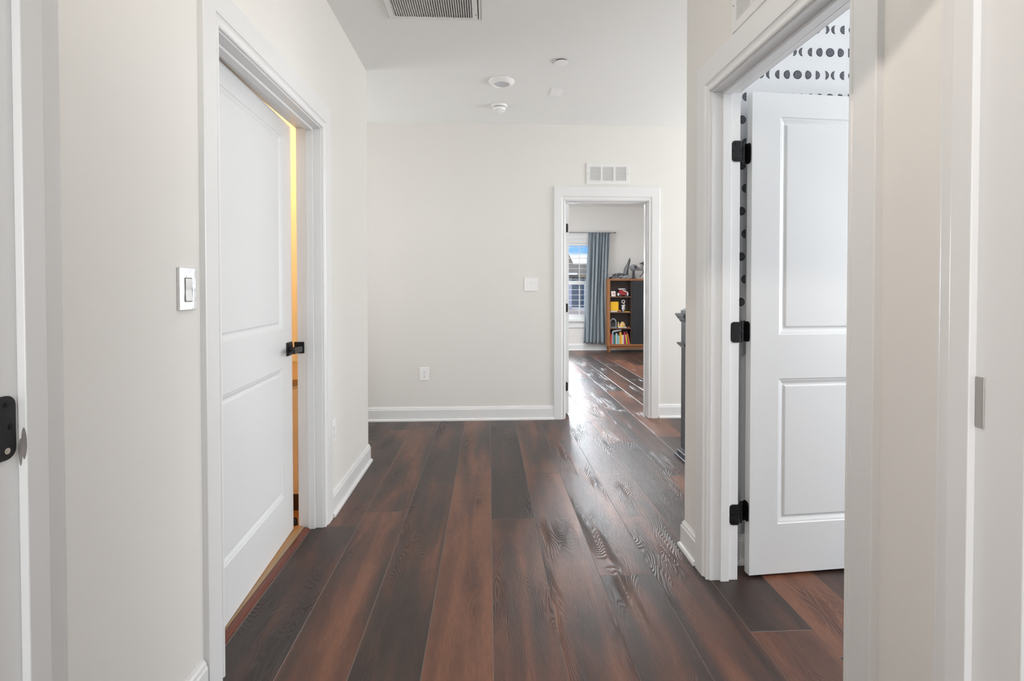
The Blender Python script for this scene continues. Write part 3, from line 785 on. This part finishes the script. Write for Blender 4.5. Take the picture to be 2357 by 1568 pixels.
# invented window frames out of view, each built round an added area lamp
def invented_window(n, c, ax, d, w, h, depth, room):
    m = MB(); t = .07
    for (u0, u1, v0, v1) in ((-w/2-t, w/2+t, h/2, h/2+t), (-w/2-t, w/2+t, -h/2-t, -h/2), (-w/2-t, -w/2, -h/2, h/2), (w/2, w/2+t, -h/2, h/2)):
        if ax == 'X': m.box((min(c[0], c[0]+d*depth), c[1]+u0, c[2]+v0), (max(c[0], c[0]+d*depth), c[1]+u1, c[2]+v1))
        else: m.box((c[0]+u0, min(c[1], c[1]+d*depth), c[2]+v0), (c[0]+u1, max(c[1], c[1]+d*depth), c[2]+v1))
    struct(m.build('window_%d' % n, 'trim'), 'invented white window frame round the lamp in the ' + room + ', out of view', 'window')
invented_window(2, (4.4, 3.5, 1.55), 'X', -1, 1.9, 1.9, .10, 'stair landing')
invented_window(3, (-2.6, 4.15, 1.5), 'X', 1, .9, 1.6, .10, 'hall recess')
invented_window(4, (3.8, 1.28, 1.45), 'X', -1, 1.5, 1.7, .10, 'moon wallpaper room')
invented_window(5, (0, -3.5, 1.3), 'Y', 1, 1.6, 1.7, .15, 'room behind the viewpoint')
invented_window(6, (4.3, 9.9, 1.45), 'Y', -1, .9, 1.5, .10, 'bedroom far wall')
invented_window(7, (-1.3, 7.4, 1.5), 'X', 1, 1.6, 1.5, .20, 'bedroom side wall')

# curtain rod + curtain
e = empty('curtain_rod', (1.6, YB-.118, 2.298)); tag(e, 'slim grey metal curtain rod above the bedroom window', 'curtain rod')
m = MB(); m.tube((-1.05, 0, 0), (.855, 0, 0), .0090, 12); m.build('rod', 'rod', e, smooth=True)
m = MB(); m.lathe([(.011, .850), (.017, .852), (.017, .857), (.012, .860), (.012, .866), (.017, .869), (.017, .875), (.002, .877)], (0, 0, 0), 16, 'X'); m.build('finial', 'rod', e, smooth=True)
m = MB(); m.box((.765, -.004, -.012), (.785, .118, .012)); m.tube((.775, .105, .0), (.775, .118, 0), .026, 16); m.build('bracket', 'rod', e, bevel=.002)
def curtain():
    bm = bmesh.new(); nu, nv = 220, 46; grid = []
    z1, z0 = 2.300, .145
    for jv in range(nv + 1):
        v = jv / nv; z = z1 + (z0 - z1) * v; row_ = []
        L = 1.945 - .100 * v**1.3; Rr = 2.362 - .02 * math.sin(PI * v) - .020 * v
        for iu in range(nu + 1):
            u = iu / nu
            w = u + .018 * math.sin(9 * u + 3 * v) + .012 * math.sin(23 * u)
            amp = .020 + .022 * min(1, v * 3)
            f = math.sin(2 * PI * 6.5 * w + .6 * math.sin(4 * v))
            f = math.copysign(abs(f) ** .8, f)
            pinch = .010 * math.sin(2 * PI * 15 * w) * max(0, 1 - v * 9)
            x = L + (Rr - L) * u + .012 * math.sin(2*PI*15*w + 1) * min(1, v*4)
            y = YB - .118 + amp * f + pinch + .006 * math.sin(11*u + 5*v)
            row_.append(bm.verts.new((x, y, z + (.006*math.sin(30*u) if jv == nv else 0))))
        grid.append(row_)
    for a, b in zip(grid, grid[1:]):
        for i in range(nu): bm.faces.new((a[i], a[i+1], b[i+1], b[i]))
    me = bpy.data.meshes.new('curtain'); bm.to_mesh(me); bm.free(); me.materials.append(M['curtain'])
    for p in me.polygons: p.use_smooth = True
    o = bpy.data.objects.new('curtain', me); C.objects.link(o)
    sd = o.modifiers.new('cloth', 'SOLIDIFY'); sd.thickness = .0025
    return o
tag(curtain(), 'grey-blue satin curtain hanging in pleats beside the bedroom window', 'curtain')
# bedroom ceiling bits
m = MB(); m.box((1.30, 8.75, 2.808), (1.62, 8.95, 2.82)); o = m.build('ceiling_vent', 'grille', bevel=.002); tag(o, 'small supply vent in the bedroom ceiling', 'air vent')
m = MB()
for i in range(6): m.box((1.33, 8.775+i*.027, 2.805), (1.59, 8.788+i*.027, 2.8085))
m.build('slots', 'slotgrey', o)
m = MB(); m.lathe([(.085, 2.82), (.085, 2.812), (.07, 2.806), (.001, 2.805)], (2.62, 8.9, 0), 32); o = m.build('recessed_light', 'plastic', smooth=True); tag(o, 'flat round light in the bedroom ceiling', 'ceiling light')

# ------------------------------------------------------------------ bookcase
bx0, bx1, by0, by1 = 2.262, 3.20, 9.500, 9.700
e = empty('bookcase', (bx0, by0, 0)); tag(e, 'walnut bookcase with open shelves and a black door, in the bedroom', 'bookcase')
def part(name, a, b, mt, par=e, bev=.002, org=(bx0, by0, 0)):
    m = MB(); m.box([p - q for p, q in zip(a, org)], [p - q for p, q in zip(b, org)]); return m.build(name, mt, par, bevel=bev)
part('side_panel', (bx0, by0, .12), (bx0+.042, by1, 1.362), 'walnutv')
part('side_panel', (bx1-.042, by0, .12), (bx1, by1, 1.362), 'walnutv')
part('top_panel', (bx0, by0-.004, 1.362), (bx1, by1, 1.397), 'walnut')
part('bottom_panel', (bx0+.042, by0, .12), (bx1-.042, by1, .157), 'walnut')
part('divider', (2.702, by0+.012, .157), (2.722, by1-.01, 1.362), 'dkwood')
part('back_panel', (bx0+.042, by1-.012, .157), (bx1-.042, by1-.002, 1.362), 'dkwood', bev=0)
for z in (1.045, .750, .445): part('shelf', (bx0+.042, by0+.012, z), (2.702, by1-.012, z+.018), 'dkwood')
for z in (1.045, .750, .445): part('shelf_edge', (bx0+.042, by0+.004, z), (2.702, by0+.012, z+.018), 'walnutd', bev=.001)
o = part('cabinet_door', (2.724, by0+.003, .159), (3.156, by0+.021, 1.360), 'blackdoor')
kb = MB(); kb.lathe([(.011, 0), (.013, -.012), (.008, -.018), (.001, -.019)], (3.10-bx0, .003, .76), 16, 'Y'); kb.build('knob', 'steel', o, smooth=True)
part('apron', (bx0+.055, by0+.018, .068), (bx1-.055, by0+.036, .12), 'walnut')
for (lx, ly) in ((bx0+.035, by0+.028), (bx0+.035, by1-.03), (bx1-.035, by0+.028), (bx1-.035, by1-.03)):
    m = MB(); a = (lx-bx0, ly-by0)
    m.loft([[(a[0]-r, a[1]-r, z), (a[0]+r, a[1]-r, z), (a[0]+r, a[1]+r, z), (a[0]-r, a[1]+r, z)] for r, z in ((.011, 0), (.020, .12))])
    m.build('leg', 'walnutv', e, bevel=.001)

# books, spines to the viewer, left to right
zb = .157
def px(u): return 2.2995 + (u - 65) * .000772
books = [(65, 88, .215, 0, (.62, .03, .03)), (90, 126, .190, 3, (.75, .13, .10)), (131, 160, .225, 0, (.35, .45, .55)), (162, 189, .172, 0, (.03, .12, .17)),
         (190, 211, .176, 0, (.03, .30, .20)), (212, 228, .174, 0, (.60, .20, .06)), (229, 256, .205, 0, (.45, .60, .72)), (257, 276, .165, 0, (.15, .45, .60)),
         (277, 292, .180, 0, (.03, .35, .28)), (293, 309, .160, 0, (.75, .72, .66)), (310, 327, .222, 0, (.45, .20, .08)), (328, 362, .230, 0, (.78, .42, .05)),
         (363, 386, .180, 0, (.85, .58, .08)), (388, 416, .172, 0, (.78, .76, .70)), (418, 441, .174, -1, (.30, .08, .22)), (452, 472, .228, -4, (.55, .06, .14)),
         (490, 511, .180, -7, (.80, .80, .06)), (528, 548, .235, -10, (.42, .05, .08)), (557, 579, .205, -12, (.62, .18, .06))]
cn = ['red', 'coral red', 'tall slate blue', 'dark teal', 'green', 'thin orange', 'pale blue', 'light cyan', 'thin emerald', 'thin white', 'tall brown', 'tall amber', 'yellow', 'cream', 'purple', 'tall crimson', 'lime yellow leaning', 'dark red leaning', 'orange leaning']
for (a, b, h, tilt, colr), nm in zip(books, cn):
    mt = mat('book_cover_' + nm.replace(' ', '_'), colr, .5)
    x0, x1 = px(a), px(b); d = .15
    e2_ = empty('book', (x0 if tilt > 0 else x1, by0+.03, zb))
    tag(e2_, f'{nm} book standing on the bottom shelf of the bookcase', 'book', 'books on the bottom shelf')
    wdt = x1 - x0; sx = 0 if tilt > 0 else -wdt
    # cover: U shape around pages
    e2_.rotation_euler = (0, math.radians(tilt), 0)
    m = MB(); ctk = .0022
    m.box((sx, 0, 0), (sx+ctk, d, h)); m.box((sx+wdt-ctk, 0, 0), (sx+wdt, d, h)); m.box((sx+ctk, 0, 0), (sx+wdt-ctk, ctk, h)); m.build('cover', mt, e2_)
    m = MB(); m.box((sx+ctk, ctk, .003), (sx+wdt-ctk, d-.004, h-.003)); m.build('pages', 'white', e2_)
for k in range(2):
    o = MB(); o.box((0, 0, 0), (.17, .13, .014)).build('dvd_case', 'ltgrey', bevel=.001)
    o = bpy.data.objects['dvd_case' if k == 0 else 'dvd_case.001']
    o.location = (px(135) + .012*k, by0+.028, .381 + .019*k); o.rotation_euler = (0, math.radians(-10), 0)
    tag(o, ['grey flat case lying tilted on top of the books, the lower one', 'grey flat case lying tilted on top of the books, the upper one'][k], 'case', 'flat cases on the books')

# second shelf from bottom: grey arch, tan domed model
m = MB(); n = 18
ring_o = [(.066*math.cos(PI*i/n), .095*math.sin(PI*i/n)) for i in range(n+1)]; ring_i = [(.044*math.cos(PI*i/n), .068*math.sin(PI*i/n)) for i in range(n+1)]
pts = ring_o + ring_i[::-1]
o_ = MB(); o_.loft([[(x, 0, z+.09) for x, z in pts], [(x, .05, z+.09) for x, z in pts]]); 
o_.box((-.066, 0, 0), (-.044, .05, .09)); o_.box((.044, 0, 0), (.066, .05, .09)); o_.box((-.066, -.01, 0), (.066, .07, .02))
e = empty('arch_model', (2.380, by0+.07, .463)); tag(e, 'grey arch-shaped model on the third shelf of the bookcase', 'toy model')
o_.build('arch', 'mdgrey', e)
m = MB(); m.box((-.044, .01, .02), (.044, .045, .075)); m.box((-.03, .005, .075), (.03, .04, .10)); m.build('dark_core', 'dkgrey', e, bevel=.004)
e = empty('domed_model', (2.548, by0+.08, .463)); tag(e, 'tan dome-shaped model on wheels on the third shelf', 'toy model')
m = MB(); prof = []
rings = []
for k in range(7):
    a = PI/2*k/6; rr = math.cos(a); zz = .10*math.sin(a)
    rings.append([(.062*rr*math.cos(t)+.012, .045*rr*math.sin(t), .018+zz) for t in [2*PI*q/18 for q in range(18)]] if k < 6 else [(.003*math.cos(t)+.012, .003*math.sin(t), .018+zz) for t in [2*PI*q/18 for q in range(18)]])
m.loft(rings); m.build('dome', 'tan', e)
m = MB(); m.loft([[(-.085, -.025, .012), (-.052, -.025, .012), (-.052, .025, .012), (-.085, .025, .012)], [(-.078, -.02, .11), (-.060, -.02, .11), (-.060, .02, .11), (-.078, .02, .11)]]); m.build('fin', 'tan', e, bevel=.003)
m = MB(); m.box((-.080, -.04, .004), (.085, .04, .018)); m.build('chassis', 'white', e, bevel=.002)
for x in (-.055, 0.0, .06): m = MB(); m.tube((x, -.046, .009), (x, -.038, .009), .009, 12); m.build('wheel', 'white', e)
m = MB(); m.box((-.018, -.046, .02), (.018, -.030, .05)); m.build('yellow_panel', 'yellow', e, bevel=.004)
m = MB(); m.box((0, 0, 0), (.030, .02, .014)); m.box((.008, .003, .014), (.022, .017, .026)); o = m.build('toy_block', 'orange', bevel=.002, loc=(2.655, by0+.04, .463)); tag(o, 'tiny orange-white toy piece at the right end of the third shelf', 'toy')

# shelf 2 from top: plain yellow cube box, white-grey ornament with ring, small orange vehicle
e = empty('yellow_box', (2.394, by0+.09, .768)); tag(e, 'bright yellow cube box on the second shelf of the bookcase', 'box')
m = MB(); m.box((-.078, -.06, .022), (.078, .08, .195)); m.build('box_body', 'yellow', e, bevel=.005)
m = MB(); m.box((-.080, -.055, 0), (.078, .075, .022)); m.build('base', 'white', e, bevel=.002)
for x in (-.066, .066):
    for z in (.035, .182):
        m = MB(); m.tube((x, -.0615, z), (x, -.058, z), .005, 10); m.build('corner_stud', 'dkgrey', e)
e = empty('ring_ornament', (2.578, by0+.09, .768)); tag(e, 'white and grey ornament topped by an upright ring, second shelf', 'ornament')
m = MB(); m.lathe([(.020, 0), (.022, .006), (.012, .012), (.028, .03), (.034, .06), (.034, .09), (.024, .108), (.010, .112)], n=20); m.build('body', 'ltgrey', e, smooth=True)
m = MB(); m.box((-.034, -.012, .112), (.034, .012, .130)); m.build('bar', 'white', e, bevel=.002)
rg = MB(); n = 28; rings = []
for i in range(n):
    a = 2*PI*i/n; cx_, cz_ = .028*math.cos(a), .028*math.sin(a) + .195
    rings.append([(cx_*1 + .008*math.cos(b)*math.cos(a), .008*math.sin(b), cz_ + .008*math.cos(b)*math.sin(a)) for b in [2*PI*q/8 for q in range(8)]])
rings.append(rings[0]); rg.loft(rings, cap=False); rg.box((.010, -.004, .130), (.020, .004, .170)); rg.build('ring', 'white', e, smooth=True)
e = empty('toy_vehicle', (2.490, by0+.022, .768)); tag(e, 'small orange toy vehicle with black wheels in front of the yellow box', 'toy vehicle')
m = MB(); m.loft([[(-.045, -.012, .012), (.035, -.012, .012), (.035, .012, .012), (-.045, .012, .012)], [(-.020, -.010, .034), (.010, -.010, .034), (.010, .010, .034), (-.020, .010, .034)]]); m.build('body', 'orange', e, bevel=.002)
for x in (-.032, .028): m = MB(); m.tube((x, -.016, .011), (x, .016, .011), .011, 14); m.build('axle_wheels', 'dkgrey', e)
m = MB(); m.box((-.02, -.03, 0), (.07, .03, .010)); o = m.build('base_plate', 'yellow', bevel=.002, loc=(2.612, by0+.05, .768)); tag(o, 'flat yellow base plate at the right of the second shelf', 'toy')

# top shelf: card, red-white model
m = MB(); m.box((-.040, 0, 0), (.040, .004, .098), rot=Matrix.Rotation(math.radians(-14), 3, 'X')); e = empty('picture_card', (2.372, by0+.030, 1.0645)); m.build('card', 'white', e)
tag(e, 'white card with a round pink print leaning on the top shelf', 'picture card')
m = MB(); m.lathe([(.027, 0), (.027, -.0012)], (.004, 0, 0), 26, 'Y'); pk = mat('pink_print', (.62, .36, .31), .6, var=(60, .4)); o = m.build('round_print', pk, e); o.rotation_euler = (math.radians(-14), 0, 0); o.location = (0, -.0025, .050)
e = empty('model_car', (2.555, by0+.085, 1.063)); tag(e, 'dark red and white model vehicle on the top shelf of the bookcase', 'toy vehicle')
m = MB()
m.loft([[(-.085, y, .055), (-.02, y, .018), (.075, y, .018), (.088, y, .075), (.0, y, .128), (-.055, y, .122)] for y in (-.045, .045)]); m.build('hull', 'red', e, bevel=.004)
m = MB(); m.loft([[(-.075, y, .150), (.035, y, .150), (.045, y, .135), (-.070, y, .128)] for y in (-.05, .05)])
m.loft([[(.0, y, .125), (.10, y, .082), (.10, y, .066), (-.005, y, .112)] for y in (-.052, .052)])
m.loft([[(.078, y, .0), (.105, y, .02), (.108, y, .062), (.085, y, .07)] for y in (-.05, .05)])
m.loft([[(-.10, y, .02), (-.05, y, .0), (-.035, y, .02), (-.085, y, .07)] for y in (-.05, .05)]); m.build('white_fairings', 'white', e, bevel=.002)
for x in (-.055, .06): m = MB(); m.tube((x, -.056, .022), (x, -.03, .022), .022, 18); m.build('wheel', 'dkgrey', e)
m = MB(); m.lathe([(.010, .0), (.014, .01), (.012, .03), (.015, .05), (.008, .062)], (.068, .02, .082), 14); m.build('turret', 'mdgrey', e, smooth=True)
m = MB(); m.lathe([(.022, 0), (.028, .01), (.030, .10), (.022, .14), (.010, .15), (.010, .19), (.014, .195)], n=18); o = m.build('vase', mat('brown_glaze', (.10, .045, .03), .3), smooth=True, loc=(2.345, by0+.12, 1.063)); tag(o, 'narrow dark brown vase behind the white card', 'vase')

# on top of the bookcase: two dark grey brick-built spacecraft
zt_ = 1.397
e = empty('model_spaceship', (2.515, by0+.16, zt_)); tag(e, 'dark grey brick-built craft with one upright pointed wing, on the bookcase', 'toy model')
m = MB(); rr = random.Random(4)
for i in range(34):
    x = rr.uniform(-.13, .15); z = rr.uniform(.035, .115 - abs(x)*.25); y = rr.uniform(-.05, .05)
    a, b_, c_ = rr.uniform(.010, .030), rr.uniform(.010, .022), rr.uniform(.006, .014)
    m.box((x-a, y-b_, z-c_), (x+a, y+b_, z+c_), rot=Matrix.Rotation(rr.uniform(-.5, .5), 3, 'Y'))
m.build('hull_details', 'mdgrey', e)
m = MB(); m.loft([[(-.155, y*.6, .04), (-.13, y, .022), (.16, y, .026), (.17, y, .055), (.06, y, .105), (-.02, y*.9, .112), (-.11, y*.8, .088)] for y in (-.055, .055)]); m.build('hull', 'dkgrey', e, bevel=.003)
m = MB(); m.box((-.02, -.06, .040), (.15, -.055, .052)); m.box((.06, -.062, .035), (.11, -.056, .048)); m.build('light_stripe', 'ltgrey', e)
for x in (-.105, .03, .13): m = MB(); m.tube((x, 0, 0), (x, 0, .03), .009, 10); m.build('foot', 'dkgrey', e)
m = MB(); m.loft([[(.085, y, .06), (.175, y, .06), (.185, y, .20), (.218, y, .345), (.210, y, .405), (.198, y, .40), (.145, y, .28), (.095, y, .20)] for y in (-.008, .008)]); m.build('wing', 'dkgrey', e, bevel=.002)
m = MB(); m.loft([[(.098, y, .09), (.128, y, .10), (.175, y, .27), (.192, y, .36), (.150, y, .275), (.102, y, .20)] for y in (-.0115, -.008)]); m.build('wing_panel', 'mdgrey', e)
e = empty('model_fighter', (2.795, by0+.16, zt_)); tag(e, 'light grey round-bodied brick-built craft on a black stand, on the bookcase', 'toy model')
m = MB(); rings = []
for k in range(13):
    a = -PI/2 + PI*k/12; rings.append([(max(.002, .078*math.cos(a))*math.cos(t), max(.002, .078*math.cos(a))*math.sin(t), .215 + .066*math.sin(a)) for t in [2*PI*q/24 for q in range(24)]])
m.loft(rings); m.build('pod', 'mdgrey', e, smooth=True)
m = MB(); m.lathe([(.030, -.070), (.030, -.082), (.001, -.083)], (.015, 0, .225), 16, 'Y'); m.build('porthole', 'dkgrey', e)
m = MB(); m.tube((.06, 0, .20), (.19, 0, .18), .034, 12, .022); m.tube((.12, -.01, .18), (.22, -.01, .23), .012, 10); m.build('arm', 'mdgrey', e, smooth=True)
m = MB(); m.loft([[(.115, y, .30), (.20, y, .335), (.33, y, .39), (.33, y, .24), (.205, y, .20), (.165, y, .225)] for y in (-.010, .010)]); m.loft([[(.11, y, .04), (.125, y, .035), (.21, y, .13), (.215, y, .19), (.19, y, .17), (.175, y, .11)] for y in (-.010, .010)]); m.build('panels', 'dkgrey', e, bevel=.002)
m = MB(); m.loft([[(.125, y, .285), (.145, y, .292), (.205, y, .225), (.19, y, .215)] for y in (-.014, -.010)]); m.build('panel_stripe', 'ltgrey', e)
m = MB(); m.loft([[(-.028, -.02, .012), (.028, -.02, .012), (.028, .02, .012), (-.028, .02, .012)], [(-.018, -.012, .155), (.020, -.012, .155), (.020, .012, .155), (-.018, .012, .155)]])
m.box((-.09, -.05, 0), (.06, .05, .012)); m.build('stand', 'dkgrey', e, bevel=.002)
m = MB(); m.box((0, 0, 0), (.055, .03, .034)); o = m.build('cable_box', 'black', bevel=.003, loc=(2.285, by0-.002, zt_)); tag(o, 'little black box on the front left corner of the bookcase', 'box')

# ------------------------------------------------------------------ outside the bedroom window
def house(name, x0, x1, y0, y1, zg, ze, zr, label, sid='siding'):
    e = empty(name, (0, 0, 0)); tag(e, label, 'house')
    m = MB(); m.box((x0, y0, zg), (x1, y1, ze)); m.build('walls', sid, e)
    ym = (y0+y1)/2; o = .35
    m = MB(); m.loft([[(x, y0-o, ze-.05), (x, ym, zr), (x, y1+o, ze-.05), (x, y1+o, ze-.2), (x, y0-o, ze-.2)] for x in (x0-o, x1+o)]); m.build('roof', 'roof', e)
    return e
e = house('neighbour_house', 1.0, 16, 30.5, 34.4, -3, 2.05, 2.75, 'pale house with grey shingle roof outside the bedroom window')
m = MB(); m.box((5.05, 30.42, .12), (5.46, 30.5, 1.93)); m.build('dark_window', 'navy', e)
m = MB(); m.box((5.55, 30.40, .12), (5.76, 30.5, 1.93)); m.build('dark_window', 'navy', e)
m = MB(); m.box((5.22, 30.25, 1.50), (5.56, 30.40, 1.66)); m.build('porch_lamp_box', 'vinyl', e)
m = MB(); m.box((4.72, 30.44, -.2), (5.04, 30.5, 1.93)); m.build('siding_bay', 'lav', e)
m = MB(); m.loft([[(3.2, y, 2.00), (5.25, y, 2.00), (5.30, y, 2.10), (3.2, y, 2.12)] for y in (29.9, 30.3)]); m.build('gable_trim', 'vinyl', e)
e = house('neighbour_house', -6, 4.55, 36, 46, -3, 3.0, 6.2, 'dark roofed house rising at the left outside the bedroom window')
m = MB()
m.loft([[(1.6, 35.2, 2.6), (6.08, 35.2, 2.6), (3.9, 35.2, 7.2)], [(1.6, 36.2, 2.6), (6.08, 36.2, 2.6), (3.9, 36.2, 7.2)]]); m.build('gable_roof', 'roof', e)
m = MB(); m.loft([[(2.0, 18, .0), (6.6, 18, -1.2), (8, 29, -.3), (2, 29, .25)], [(2.0, 18, -.3), (6.6, 18, -1.4), (8, 29, -.5), (2, 29, .0)]])
o = m.build('porch_roof', 'tanroof'); tag(o, 'tan sloping low roof below the neighbouring house', 'roof')
struct(MB().box((-60, 10.2, -3.2), (80, 140, -3.0)).build('ground', 'grass'), 'lawn outside the bedroom window', 'ground')
